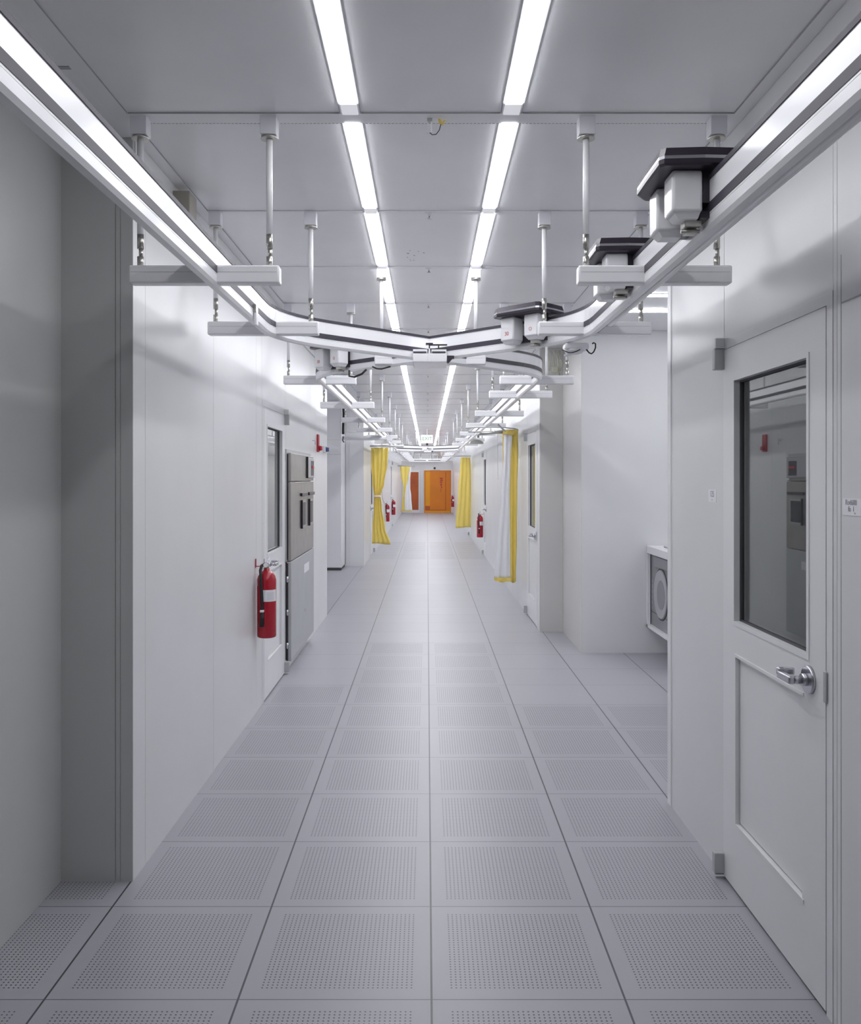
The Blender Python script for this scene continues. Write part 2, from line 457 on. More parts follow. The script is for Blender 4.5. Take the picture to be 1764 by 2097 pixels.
for (x0, x1, z0, z1) in ((.60, .74, 1.60, 1.66), (.62, .74, 1.50, 1.57), (.60, .72, 1.42, 1.47), (.63, .70, 1.28, 1.38), (.66, .71, 1.17, 1.25), (.64, .66, .98, 1.14)):
    b.box((x0, .012, z0), (x1, .0195, z1))
b.done('red_marking', 'redink', root)
b = MB(); b.box((-.14, -.03, 0), (-.155, .0, 2.0)); b.done('pull_rail', 'chrome', root)
root = bpy.data.objects.new('door_9', None); sc.collection.objects.link(root); root.location = (0, YE, 0)
root['kind'] = 'structure'; root['label'] = 'white framed door with brown orange pane left of the orange door'
b = MB(); b.box((-.88, -.01, 0), (-.82, .05, 2.02)); b.box((-.40, -.01, 0), (-.30, .05, 2.02)); b.box((-.82, -.01, 1.92), (-.40, .05, 2.02)); b.box((-.82, -.01, 0), (-.40, .05, .14))
b.done('door_frame', 'door', root)
b = MB(); b.box((-.82, .01, .14), (-.40, .03, 1.92)); b.done('brown_pane', 'brown', root)
b = MB(); b.box((-.345, -.02, .05), (-.33, -.01, 1.98)); b.box((-.285, -.004, .05), (-.275, 0, 1.98)); b.box((-.2, -.004, .05), (-.19, 0, 1.98)); b.done('door_edge', 'seam', root)
# wall space behind the end doors
b = MB(); b.box((-1.3, YE + .09, 0), (1.3, YE + .12, H)); struct(b.done('wall_beyond', 'dark'))

# ------------------------------------------------------------------ ceiling strip lights
ORD = ['first', 'second', 'third', 'fourth', 'fifth', 'sixth', 'seventh', 'eighth', 'ninth', 'tenth', 'eleventh', 'twelfth', 'thirteenth', 'fourteenth', 'fifteenth', 'sixteenth',
       'seventeenth', 'eighteenth', 'nineteenth', 'twentieth', 'twenty-first', 'twenty-second', 'twenty-third', 'twenty-fourth', 'twenty-fifth', 'twenty-sixth', 'twenty-seventh',
       'twenty-eighth', 'twenty-ninth', 'thirtieth', 'thirty-first', 'thirty-second', 'thirty-third']
def strip_light(x, y0, lab, grp, a=.037, e=1.171, lm='lamp'):
    o = thing('ceiling_light', lab, 'ceiling light', (x, y0, H), 0, grp)
    b = MB()
    b.box((-.037, a, -.003), (-.031, e, .0)); b.box((.031, a, -.003), (.037, e, 0))
    b.mi = 1
    b.box((-.040, a, -.004), (-.037, e, 0)); b.box((.037, a, -.004), (.040, e, 0))
    b.done('housing', ['cover', 'seam'], o)
    b = MB(); b.box((-.031, e - .10, -.009), (.031, e, 0), .003); b.done('diffuser_end', 'lampend', o)
    b = MB(); b.box((-.031, a, -.009), (.031, e - .10, -.001)); b.done('diffuser', lm, o)
    return o
first = None
for row, x in (('left', -.291), ('right', .319)):
    for k in range(-1, 31):
        y = J(k) + .01
        lab = 'lit white ceiling strip light in the %s row, %s from the camera' % (row, ORD[k + 1])
        if k == -1: strip_near = strip_light(x, y, lab, 'strip lights of the %s ceiling row' % row, lm='lamp_a')
        elif k == 0: strip_light(x, y, lab, 'strip lights of the %s ceiling row' % row, .037, 1.2192, 'lamp_b')
        elif k in (1, 2): strip_light(x, y, lab, 'strip lights of the %s ceiling row' % row, .0, 1.2192, 'lamp_c')
        elif first is None: first = strip_light(x, y, lab, 'strip lights of the %s ceiling row' % row, .0, 1.2192)
        else: dup(first, (x, y, H), 0, lab, 'strip lights of the %s ceiling row' % row)
for row, x in (('left', -.291), ('right', .319)):
    for k in (-2,):
        dup(strip_near, (x, J(k) + .01, H), 0, 'strip light in the %s row just behind the camera position' % row, 'strip lights of the %s ceiling row' % row)
for i, (y, n_) in enumerate(((6.75, 'nearer'), (7.38, 'farther'))):
    for j in range(2):
        dup(first, (1.64 + j * 1.2192, y, H), -PI / 2, '%s strip light across the side passage ceiling, %s' % (n_, ('beside the corridor', 'deeper into the passage')[j]), 'strip lights in the side passage')

# ------------------------------------------------------------------ overhead rails
ZB, ZT = 2.373, 2.514
RXL, RXR = -.820, .848
def arc_path(xa, xb, y0, yc, y1, r=.8):
    """straight along x=xa, 45 degree diagonal crossing the corridor at yc, straight along x=xb"""
    h = (xb - xa) / 2; s = 1 if h > 0 else -1; h = abs(h); t = r * math.tan(PI / 8)
    pts = [(xa, y0)]
    ya = yc - h
    for i in range(0, 9):
        a = PI / 4 * i / 8
        pts.append((xa + s * r * (1 - math.cos(a)), ya - t + r * math.sin(a)))
    yb = yc + h
    for i in range(8, -1, -1):
        a = PI / 4 * i / 8
        pts.append((xb - s * r * (1 - math.cos(a)), yb + t - r * math.sin(a)))
    pts.append((xb, y1)); return pts
def with_normals(pts):
    out = []
    for i, p in enumerate(pts):
        a = Vector(pts[max(i - 1, 0)]); c_ = Vector(pts[min(i + 1, len(pts) - 1)])
        d_ = (c_ - a).normalized(); out.append((p[0], p[1], d_.y, -d_.x))
    return out
def rail(lab, pts):
    o = thing('overhead_rail', lab, 'monorail track', (0, 0, 0), 0, 'transport rails hung under the ceiling')
    pth = with_normals(pts)
    hw = .02
    MB().sweep(pth, [(-hw, ZB + .012), (-hw + .008, ZB), (hw - .008, ZB), (hw, ZB + .012), (hw, ZB + .040), (hw - .002, ZB + .041), (hw, ZB + .042), (hw, ZT), (-hw, ZT), (-hw, ZB + .042), (-hw + .002, ZB + .041), (-hw, ZB + .040)]).done('beam', 'rail', o)
    for s in (-1, 1):
        a, e = s * (hw - .001), s * (hw + .0015)
        MB().sweep(pth, [(a, 2.421), (e, 2.421), (e, 2.449), (a, 2.449)]).done('contact_strip', 'stripe', o)
    MB().sweep(pth, [(-hw - .003, ZT), (hw + .003, ZT), (hw + .003, ZT + .015), (-hw - .003, ZT + .015)]).done('top_strip', 'stripe', o)
    return o
YC, YC2 = 5.62, 24.6
pa = arc_path(RXL, RXR, -1.5, YC, 12)[:-1] + arc_path(RXR, RXL, 12, YC2, 40.2)[1:]
pb = arc_path(RXR, RXL, -1.5, YC, 12)[:-1] + arc_path(RXL, RXR, 12, YC2, 40.2)[1:]
rail('white overhead rail with charcoal stripe entering at upper left, crossing to the right', pa)
rail('white overhead rail with charcoal stripe entering at upper right, crossing to the left', pb)
b = MB(); b.box((RXL - .03, 40.25, ZB), (RXR + .03, 40.29, ZT)); o = b.done('overhead_rail', 'rail')
o2 = o; root = thing('overhead_rail', 'short white transverse rail above the orange end door', 'monorail track', (0, 0, 0), 0, None)
o.name = 'beam'; root.name = 'overhead_rail'; o.parent = root
box('contact_strip', (RXL + .1, 40.247, 2.42), (-.05, 40.251, 2.45), 'stripe', root); box('contact_strip', (.05, 40.247, 2.42), (RXR - .1, 40.251, 2.45), 'stripe', root)
# outer cover running along the near right rail
b = MB(); b.box((RXR + .021, -1.5, ZB - .001), (RXR + .046, 4.31, ZB + .05), .008); tag(b.done('rail_cover', 'rail'), 'white rounded cover strip along the outside of the near right rail', 'cover')
b = MB(); b.box((RXR + .021, 4.33, ZB + .012), (RXR + .030, 4.40, ZB + .045)); b.box((RXR + .021, 4.42, ZB + .012), (RXR + .030, 4.58, ZB + .045)); tag(b.done('buffer_strip', 'stripe'), 'dark rubber strip past the rounded end of the right rail cover', 'strip')

# hangers: crossbar on two rods, each rod with ceiling block, washer and fitting
def hanger(x0, x1, y, rods, lab, grp):
    o = thing('rail_hanger', lab, 'rail hanger', (0, y, 0), 0, grp)
    bz0, bz1 = 2.383, 2.452
    b = MB(); b.box((x0, -.03, bz0), (x1, .03, bz1), .007); b.done('crossbar', 'white', o)
    b = MB(); b.box((x0 + .01, -.0308, 2.425), (x1 - .01, -.0295, 2.4262)); b.done('seam_line', 'seam', o)
    for rx in rods:
        b = MB(); b.box((rx - .031, -.03, H - .075), (rx + .031, .03, H - .004), .002); blk = b.done('ceiling_block', 'steel2' if False else 'cover', o)
        b = MB(); b.tube((rx, 0, H - .086), (rx, 0, H - .075), .034, .030, 24); b.done('washer', 'fitting', o)
        b = MB(); b.tube((rx, 0, 2.56), (rx, 0, H - .08), .0125); rd = b.done('hanger_rod', 'white', o)
        b = MB(); b.tube((rx, 0, 2.520), (rx, 0, 2.575), .0125); b.tube((rx + .002, 0, 2.485), (rx + .002, 0, 2.522), .008); b.tube((rx, 0, bz1 - .002), (rx, 0, 2.49), .0125, n=6)
        b.done('turnbuckle', 'fitting', o)
    return o
LY = [(0, 3.425), (1, J(1)), (3, J(3)), (5, J(5)), (7, J(7)), (9, J(9)), (11, J(11)), (13, J(13)), (15, J(15)), (19, J(19)), (21, J(21)), (23, J(23)), (25, J(25)), (27, J(27)), (29, J(29))]
RY = [(0, 3.425), (1, J(1)), (3, J(3)), (4, J(4)), (6, J(6)), (8, J(8)), (10, J(10)), (12, J(12)), (14, J(14)), (19, J(19)), (21, J(21)), (23, J(23)), (25, J(25)), (27, J(27)), (29, J(29))]
hl = hr = None
for i, (k, y) in enumerate(LY):
    lab = 'white crossbar on two ceiling rods under the left rail, %s from the camera' % ORD[i]
    if hl is None: hl = hanger(-1.137, -.563, y, (-1.10, -.605), lab, 'hangers of the left rail')
    else: dup(hl, (0, y, 0), 0, lab)
for i, (k, y) in enumerate(RY):
    lab = 'white crossbar on two ceiling rods under the right rail, %s from the camera' % ORD[i]
    if hr is None: hr = hanger(.577, 1.163, y, (.61, 1.112), lab, 'hangers of the right rail')
    else: dup(hr, (0, y, 0), 0, lab)
hanger(-.345, .385, J(2), (-.30, .32), 'white crossbar on two rods behind the middle of the rail crossing', 'hangers of the rail crossings')
hanger(-.345, .385, J(17) + .3, (-.30, .32), 'white crossbar under the distant second rail crossing', 'hangers of the rail crossings')

# crossing switch in the middle of the near X
def hub(yc, lab):
    o = thing('rail_switch', lab, 'rail switch', (.014, yc, 0), 0, 'switches at the rail crossings')
    b = MB(); b.box((-.100, -.20, 2.345), (.108, .10, 2.400), .006); b.done('switch_housing', 'white', o)
    b = MB(); b.box((-.100, -.19, 2.400), (-.012, -.10, 2.425), .003); b.box((.012, -.19, 2.400), (.104, -.10, 2.425), .003); b.done('guide_block', 'white', o)
    b = MB(); b.box((-.098, -.2015, 2.402), (-.018, -.19, 2.410)); b.box((.016, -.2015, 2.402), (.098, -.19, 2.410)); b.done('slot', 'stripe', o)
    b = MB(); b.prism([(-.012, -.222), (.012, -.222), (.016, -.12), (-.016, -.12)], 2.345, 2.425, [(-.003, -.222), (.003, -.222), (.006, -.12), (-.006, -.12)]); b.done('ridge', 'white', o)
    b = MB(); b.box((-.022, -.2, 2.452), (.022, -.17, 2.462)); b.box((-.004, -.2, 2.425), (.004, -.18, 2.455)); b.box((.0, -.19, 2.447), (.108, -.18, 2.456)); b.box((.0, -.19, 2.424), (.108, -.18, 2.430)); b.box((.052, -.19, 2.43), (.060, -.18, 2.447)); b.done('contact_arm', 'black', o)
    b = MB(); b.prism([(.108, -.2), (.150, -.2), (.150, -.17), (.108, -.17)], 2.366, 2.385); b.prism([(.108, -.2), (.116, -.2), (.116, -.17), (.108, -.17)], 2.340, 2.366, [(.108, -.2), (.140, -.2), (.140, -.17), (.108, -.17)]); b.done('cable_clip', 'black', o)
    return o
h0 = hub(YC, 'white switch block with black contact arms at the centre of the near rail crossing')
dup(h0, (.014, YC2, 0), 0, 'distant white switch block at the second rail crossing')

# ------------------------------------------------------------------ transport cars
def rail_car(loc, rz, lab):
    o = thing('rail_car', lab, 'transport car', loc, rz, 'transport cars riding the overhead rails')
    zc = .168    # canopy underside above the rail base level
    def hexa(m_): # outline with cut corners, m_ = inset
        x0, x1, y = -.075 + m_, .178 - m_, .172 - m_
        return [(x0, -y * .86), (x0 + .02, -y), (x1 - .035, -y), (x1 - .002, -y + .05), (x1, 0), (x1, y - .018), (x1 - .012, y - .002), (.05, y + .006), (x0 + .02, y), (x0, y * .86)]
    b = MB(); b.prism(hexa(.007), zc, zc + .005, hexa(.0)); b.prism(hexa(0), zc + .005, zc + .018); b.prism(hexa(.001), zc + .028, zc + .052, hexa(.008)); b.prism(hexa(.004), zc + .018, zc + .028)
    can = b.done('canopy', 'under', o)
    b = MB(); b.prism(hexa(.001), zc + .0185, zc + .0275); b.done('silver_band', 'chrome', o)
    for (y0, y1, x0, x1, zb) in ((.035, .130, .042, .132, .030), (-.130, -.035, .045, .135, .020)):
        b = MB(); b.box((x0, y0, zb + .016), (x1, y1, zc + .001), .009)
        ch = [(x0 + .004, y0 + .004), (x1 - .004, y0 + .004), (x1 - .004, y1 - .004), (x0 + .004, y1 - .004)]
        lo = [(x0 + .010, y0 + .016), (x1 - .022, y0 + .016), (x1 - .022, y1 - .018), (x0 + .010, y1 - .018)]
        b.prism(lo, zb, zb + .022, ch)
        bx = b.done('motor_box', 'white', o)
    b = MB(); b.box((.018, .02, .075), (.05, .12, .10)); b.box((.02, .06, .10), (.04, .12, zc)); b.box((.018, -.12, .03), (.046, .12, .05)); b.done('mounting_bracket', 'black', o)
    b = MB(); b.box((.035, .045, .012), (.085, .095, .032), .002); b.box((.04, .03, .0), (.075, .06, .012), .002); b.tube((.035, .07, .004), (.09, .07, .004), .006); b.done('pickup_shoe', 'fitting', o)
    return o
def car_at(x, y, rz, lab): return (x, y, ZB), rz, lab
c0 = rail_car(*car_at(RXR, 2.735, PI, 'black topped transport car with two white motor boxes, nearest on the right rail'))
dup(c0, (RXR, 3.70, ZB), PI, 'black topped transport car just behind the nearest crossbar on the right rail')
cB = dup(c0, (.60, YC - .586, ZB), PI + PI / 4, 'black topped transport car with red markings on the diagonal rail of the crossing')
cC = dup(c0, (-.60, YC + .614, ZB), PI + PI / 4, 'transport car partly hidden behind the left diagonal of the crossing')
for o in (cB, cC):
    text_mesh('red_number', '30', .030, 'redink', o, (.135, -.083, .075), (0, 1, 0), (0, 0, 1), .001)
    b = MB(); n = 20
    b.path([(.1325, .082 + .009 * math.cos(2 * PI * k / n), .085 + .009 * math.sin(2 * PI * k / n)) for k in range(n + 1)], .0012, 6); b.done('ring_logo', 'redink', o)
# drive unit under the right rail with its black cable
o = thing('drive_unit', 'white domed drive unit hanging under the right rail with black cable loop', 'drive unit', (.80, 4.86, 0))
b = MB(); b.box((-.055, -.05, 2.335), (.075, .05, 2.372), .01); b.lathe([(.0, 2.312), (.03, 2.315), (.05, 2.325), (.058, 2.338)]); b.done('dome', 'white', o)
b = MB(); b.path([(-.075 + .02 * i, -.052, 2.334 - .018 * math.sin(PI * i / 5)) for i in range(6)], .0025); b.path([(.06, -.04, 2.336), (.075, -.04, 2.318), (.088, -.04, 2.312), (.100, -.04, 2.322), (.110, -.04, 2.345), (.110, -.04, 2.366), (.100, -.04, 2.372), (.092, -.04, 2.366)], .004); b.done('cable', 'rubber', o)
b = MB(); b.box((-.055, -.02, 2.303), (-.02, .01, 2.316), .004); b.done('foot', 'white', o)
# position sensor clipped on left rail
o = thing('rail_sensor', 'small dark and white sensor clip on the left rail before the bend', 'sensor', (RXL + .022, 4.12, 0))
b = MB(); b.box((0, -.02, 2.405), (.012, .03, 2.440)); b.done('clip', 'fitting', o)
b = MB(); b.box((.0, -.015, 2.345), (.014, .03, 2.405), .003); b.done('sensor_body', 'white', o)
# black cable loops under the far-left diagonal
for i, (x, y, lab) in enumerate(((-.47, 6.02, 'larger black cable loop under the left end of the rail crossing'), (-.30, 5.86, 'smaller black cable loop under the rail crossing near its middle'))):
    b = MB(); b.path([(x - .055, y, ZB - .004), (x - .055, y, ZB - .045), (x - .02, y, ZB - .05), (x + .03, y, ZB - .03), (x + .06, y, ZB)] if i == 0 else [(x - .06, y, ZB), (x - .03, y, ZB - .014), (x, y, ZB - .016), (x + .06, y, ZB)], .007 if i == 0 else .005); tag(b.done('cable_loop', 'rubber'), lab, 'cable')

# ------------------------------------------------------------------ extinguishers
def extinguisher(loc, rz, lab):
    o = thing('fire_extinguisher', lab, 'fire extinguisher', loc, rz, 'fire extinguishers hung along the walls')
    r = .0665
    b = MB(); b.lathe([(r - .012, 0), (r - .003, .004), (r, .014), (r, .40), (r - .006, .425), (r - .022, .447), (.030, .460), (.020, .466), (.020, .480)], n=36); b.done('cylinder', 'red', o)
    b = MB(); b.lathe([(.017, .478), (.017, .500), (.012, .505), (.012, .52)]); b.box((-.012, -.016, .497), (.014, .016, .522), .004); b.tube((0, 0, .505), (.0, -.035, .505), .012, n=14); b.done('valve', 'fitting', o)
    b = MB(); b.box((-.010, -.018, .522), (.010, .075, .528), .002)
    bmesh.ops.rotate(b.bm, cent=(0, 0, .525), matrix=Matrix.Rotation(.35, 3, 'X'), verts=b.bm.verts[:]); b.box((-.010, -.01, .512), (.010, .07, .518), .002); b.done('squeeze_handle', 'chrome', o)
    b = MB(); b.tube((0, -.036, .505), (0, -.042, .505), .016, n=20); b.done('pressure_gauge', 'paper', o)
    b = MB(); b.path([(-.01, -.01, .51), (-.03, -.03, .50), (-.034, -.055, .47), (-.028, -.071, .43), (-.024, -.074, .36), (-.020, -.074, .28), (-.018, -.0745, .20)], .0105, 12)
    b.tube((-.018, -.0745, .200), (-.022, -.0745, .085), .010, .017); b.done('hose', 'rubber', o)
    b = MB(); b.box((-.031, -.092, .185), (-.006, -.064, .200), .002); b.done('hose_clip', 'paper', o)
    # label wrapped round the front
    b = MB(); n = 14
    for (z0, z1, a0, a1) in ((.255, .335, -2.0, -.25), (.36, .41, -2.95, -2.6)):
        vs = []
        for k in range(n + 1):
            a = a0 + (a1 - a0) * k / n
            vs.append([b.bm.verts.new(((r + t) * math.cos(a), (r + t) * math.sin(a), z)) for t, z in ((.0006, z0), (.0006, z1), (.002, z1), (.002, z0))])
        for A, B_ in zip(vs, vs[1:]):
            for q in range(4): b.bm.faces.new((A[q], A[(q + 1) % 4], B_[(q + 1) % 4], B_[q]))
        b.bm.faces.new(vs[0]); b.bm.faces.new(vs[-1][::-1])
    b.done('paper_label', 'paper', o)
    b = MB()
    for i in range(6):
        z = .268 + i * .0095
        vs = []
        for k in range(7):
            a = -1.35 + .75 * k / 6
            vs.append((( r + .0024) * math.cos(a), (r + .0024) * math.sin(a), z))
        b.path(vs, .0009, 4)
    b.done('label_print', 'ink', o)
    return o
# bracket reaches to the wall behind; wall side is local -x on the left wall, so it is its own mesh below
def ext_bracket(o, dx):
    s = 1 if dx > 0 else -1
    b = MB(); b.tube((0, .0, .493), (dx, 0, .493), .003); b.box((dx - s * .004, -.012, .485), (dx, .012, .545)); b.tube((0, -.02, .493), (0, .02, .493), .004); b.done('wall_bracket', 'redp', o)
e0 = extinguisher((-1.118, 6.22, .533), 0, 'large red fire extinguisher on the left wall by the steel panel')
eg = [dup(e0, (-1.105, 24.7, .44), 0, 'nearer of the two red extinguishers side by side on the far left wall'),
      dup(e0, (-1.10, 29.2, .44), 0, 'farther of the two red extinguishers side by side on the far left wall'),
      dup(e0, (1.125, 19.0, .38), 0, 'red extinguisher on the right wall between the two curtains'),
      dup(e0, (1.115, 39.0, .38), 0, 'tiny red extinguisher right of the orange end door')]
ext_bracket(e0, -.077); ext_bracket(eg[0], -.079); ext_bracket(eg[1], -.084); ext_bracket(eg[2], .081); ext_bracket(eg[3], .091)

# ------------------------------------------------------------------ stainless units on the left wall
def steel_unit():
    o = thing('steel_cabinet', 'brushed steel upper control cabinet with dark handles and gauge on the left wall', 'cabinet', (XL, 7.55, 0))
    D = .045; L = 1.50
    b = MB(); b.box((.0, -.03, .935), (.012, L + .04, 1.885)); b.done('backing_frame', 'steel2', o)
    b = MB(); b.box((.008, 0, 1.615), (D, L, 1.855), .003); b.done('upper_panel', 'steel', o)
    b = MB(); b.box((.008, 0, .94), (D, L, 1.605), .003); dr = b.done('cabinet_door', 'steel', o)
    b = MB(); b.box((.012, -.012, .95), (.022, 0, 1.845)); b.done('edge_gap', 'black', o)
    for (y0, y1) in ((.55, .94), (1.06, 1.45)):
        b = MB(); b.box((D, y0, 1.475), (D + .02, y1, 1.505), .004); b.box((D, y0 + .02, 1.48), (D + .006, y1 - .02, 1.50)); b.done('handle', 'black', dr)
    for (y0, y1) in ((.60, .88), (1.12, 1.40)):
        b = MB(); b.box((D, y0 - .012, 1.185), (D + .006, y1 + .012, 1.435)); b.mi = 1; b.box((D + .004, y0 + .02, 1.205), (D + .008, y1 - .02, 1.415)); b.mi = 1; b.box((D + .002, y0 - .022, 1.18), (D + .02, y0 - .008, 1.44)); b.done('louvre_window', ['steel2', 'black'], dr)
    b = MB(); b.box((D, .98, 1.645), (D + .012, 1.45, 1.835), .003); b.mi = 1; b.box((D + .010, 1.22, 1.665), (D + .014, 1.42, 1.81)); b.mi = 2; b.box((D + .002, .955, 1.64), (D + .018, .978, 1.845)); b.done('gauge_panel', ['mlight', 'black', 'rubber'], o)
    b = MB(); b.prism([(D + .012, 1.26), (D + .020, 1.26), (D + .020, 1.40), (D + .012, 1.40)], 1.735, 1.760); b.done('red_selector', 'redp', o)
    b = MB(); b.box((D, 1.42, 1.62), (D + .01, 1.50, 1.64)); b.done('latch', 'paper', o)
    q = thing('steel_cabinet', 'smooth grey steel lower cabinet with white sticker under the control cabinet', 'cabinet', (XL, 7.55, 0))
    b = MB(); b.box((.008, 0, .09), (D + .003, L, .932), .003); b.done('cabinet_door', 'steel2', q)
    b = MB(); b.box((.001, .0, .10), (.008, L, .93)); b.box((.012, -.012, .10), (.022, 0, .92)); b.done('edge_gap', 'black', q)
    b = MB(); b.box((D + .003, .79, .752), (D + .0045, 1.13, .832)); b.done('white_sticker', 'paper', q)
    for z in (.20, .48, .76):
        b = MB(); b.tube((.017, -.010, z), (.017, -.010, z + .05), .010); b.done('hinge', 'chrome', q)
    b = MB()
    for y, z in ((.80, .40), (.84, .412), (.88, .395)): b.tube((D + .003, y, z), (D + .004, y, z), .006, n=10)
    b.done('screw', 'black', q)
steel_unit()
b = MB(); b.box((XL, 7.50, 1.54), (XL + .002, 7.535, 1.78)); b.mi = 1
for i in range(5): b.box((XL + .002, 7.508, 1.57 + i * .04), (XL + .003, 7.528, 1.575 + i * .04))
tag(b.done('door_sign', ['paper', 'ink']), 'narrow white vertical sticker beside the left door, next to the steel cabinet', 'sign')

# red alarm plate and blue beacon
o = thing('fire_alarm', 'red fire alarm plate with projecting horn high on the left wall', 'fire alarm', (XL, 9.72, 0))
b = MB(); b.box((0, -.05, 1.925), (.02, .06, 2.115), .004); b.done('back_plate', 'redp', o)
b = MB(); b.tube((.018, .0, 1.965), (.055, .0, 1.965), .030, .022, 20); b.done('horn', 'redp', o)
o = thing('beacon', 'blue strobe beacon on a white mount next to the red alarm', 'beacon', (XL, 10.30, 0))
b = MB(); b.box((0, -.05, 1.93), (.03, .05, 2.01), .006); b.done('mount', 'white', o)
b = MB(); b.tube((.03, 0, 1.97), (.065, 0, 1.97), .028, .022, 20); b.done('blue_lens', 'blue', o)
b = MB(); b.path([(XL, 9.3, 2.03), (XL + .03, 9.3, 2.03), (XL + .03, 9.3, 1.99)], .004); tag(b.done('wall_hook', 'fitting'), 'small grey wall hook above the steel cabinet on the left wall', 'hook')
# tan box high on left wall
o = thing('junction_box', 'tan wall box mounted just under the ceiling on the left wall', 'junction box', (XL, 4.17, 0))
b = MB(); b.box((0.002, 0, 2.80), (.087, .13, 2.985), .004); b.done('box_body', 'tan', o)
b = MB(); b.box((0.002, .13, 2.80), (.075, .145, 2.97), .003); b.mi = 0; b.done('box_lid', 'tan', o)

# ------------------------------------------------------------------ column in the left recess
o = thing('column', 'white square column with dark base strip standing in the left recess', 'column', (-1.81, 16.21, 0))
b = MB(); b.box((-.29, -.34, .045), (.29, .385, H - .001), .012); b.done('shaft', 'white', o)
b = MB(); b.box((-.28, -.33, 0), (.28, .385, .045)); b.done('plinth', 'plinth', o)
b = MB(); b.box((-.28, -.342, 2.06), (.28, -.339, 2.063)); b.box((-.28, -.342, 2.32), (.28, -.339, 2.322)); b.done('joint_line', 'seam', o)
b = MB(); b.box((-1.95, 15.866, 1.45), (-1.57, 15.869, 1.69)); tag(b.done('notice', 'paper'), 'pale paper notice taped on the white column', 'notice')
o = thing('cable_bundle', 'black cable bundle hanging at the top of the white column corner', 'cable', (-1.49, 15.86, 0))
b = MB(); b.path([(0, 0, 3.0), (.01, 0, 2.75), (0, 0, 2.66)], .022); b.path([(0, 0, 2.62), (.0, 0, 2.44), (0, 0, 2.42)], .022); b.path([(.0, 0, 2.38), (-.01, 0, 2.31), (.01, 0, 2.28), (.02, 0, 2.28)], .010); b.done('cables', 'rubber', o)
b = MB(); b.tube((.045, .02, .05), (.045, .02, H - .01), .008); tag(b.done('conduit', 'seam', loc=(-1.555, 16.50, 0)), 'thin dark vertical conduit in the corner behind the column', 'conduit')
b = MB(); b.tube((-1.52, 15.95, 2.356), (-.68, 15.95, 2.356), .042, n=16); b.box((-.72, 15.90, 2.30), (-.63, 16.0, 2.41), .004); tag(b.done('white_pipe', 'white'), 'thick white horizontal pipe from the recess to the left rail', 'pipe')
b = MB(); b.tube((-1.52, 15.95, 2.47), (-1.20, 15.95, 2.47), .010, n=10); tag(b.done('white_pipe', 'white'), 'thin white horizontal rod above the thick pipe by the column', 'pipe')

# ------------------------------------------------------------------ curtains
def cloth(name, y, rows, m, parent, pleats=7, amp=.022, nx=60, thick=.003, seed=0):
    """rows: list of (z, xl, xr) from top to bottom; pleated sheet hanging in depth y"""
    rnd = random.Random(seed); ph = [rnd.uniform(0, 6) for _ in range(4)]
    b = MB(); nz = 34; grid = []
    zt, zb = rows[0][0], rows[-1][0]
    def prof(z):
        for (za, la, ra), (zc, lc, rc) in zip(rows, rows[1:]):
            if za >= z >= zc:
                t = (za - z) / (za - zc); t = t * t * (3 - 2 * t)
                return la + (lc - la) * t, ra + (rc - ra) * t
        return rows[-1][1], rows[-1][2]
    for side in (0, 1):
        g = []
        for j in range(nz + 1):
            z = zt + (zb - zt) * j / nz; l, r = prof(z); row = []
            for i in range(nx + 1):
                u = i / nx
                dy = amp * (math.sin(u * pleats * 2 * PI + ph[0] + .5 * math.sin(3 * z)) + .4 * math.sin(u * pleats * 3.7 + ph[1] + z))
                zz = z + (.012 * math.sin(u * 5 + ph[2]) if j == nz else 0)
                row.append(b.bm.verts.new((l + (r - l) * u, y + dy + side * thick, zz)))
            g.append(row)
        grid.append(g)
    A, B_ = grid
    for j in range(nz):
        for i in range(nx):
            for G_ in (A, B_):
                f = b.bm.faces.new((G_[j][i], G_[j][i + 1], G_[j + 1][i + 1], G_[j + 1][i])); f.smooth = True
    for j in range(nz):
        for i in (0, nx): b.bm.faces.new((A[j][i], A[j + 1][i], B_[j + 1][i], B_[j][i]))
    for i in range(nx):
        for j in (0, nz): b.bm.faces.new((A[j][i], A[j][i + 1], B_[j][i + 1], B_[j][i]))
    return b.done(name, m, parent)
# left, pinched
o = thing('curtain', 'yellow vinyl curtain pinched at the waist on the left, nearest of the left ones', 'curtain', (0, 0, 0), 0, 'yellow curtains hung in the corridor')
y = 18.3
cloth('curtain_sheet', y, [(2.265, -1.15, -.79), (1.95, -1.15, -.81), (1.52, -1.12, -.88), (1.30, -1.085, -.955), (1.05, -1.09, -.93), (.62, -1.12, -.86), (.29, -1.13, -.75)], 'yellow', o, 4, .016, seed=2)
b = MB(); b.tube((-1.075, y - .04, 1.27), (-.955, y - .04, 1.27), .018, n=8); b.done('tie', 'liner', o)
cloth('liner', y + .05, [(1.5, -1.13, -.93), (1.29, -1.10, -.92), (1.05, -1.10, -.86), (.75, -1.12, -.84)], 'liner', o, 3, .01, seed=5)
b = MB(); b.path([(-1.17, y + .05, 2.30), (-.78, y - .06, 2.30), (-.5, y + .2, 2.29)], .014, 8); tag(b.done('curtain_track', 'duct'), 'grey bent curtain track above the pinched yellow curtain', 'curtain track')
# right, second
o = thing('curtain', 'straight flaring yellow vinyl curtain on the right, farther down the corridor', 'curtain', (0, 0, 0), 0, 'yellow curtains hung in the corridor')
y = 24.0
cloth('curtain_sheet', y, [(2.20, .905, 1.165), (1.9, .88, 1.18), (1.3, .835, 1.185), (.31, .77, 1.18)], 'yellow', o, 3, .014, seed=7)
b = MB(); b.path([(.2, y + .1, 2.235), (.7, y, 2.23), (1.18, y, 2.23)], .012, 8); tag(b.done('curtain_track', 'duct'), 'thin grey curtain track above the flaring right curtain', 'curtain track')
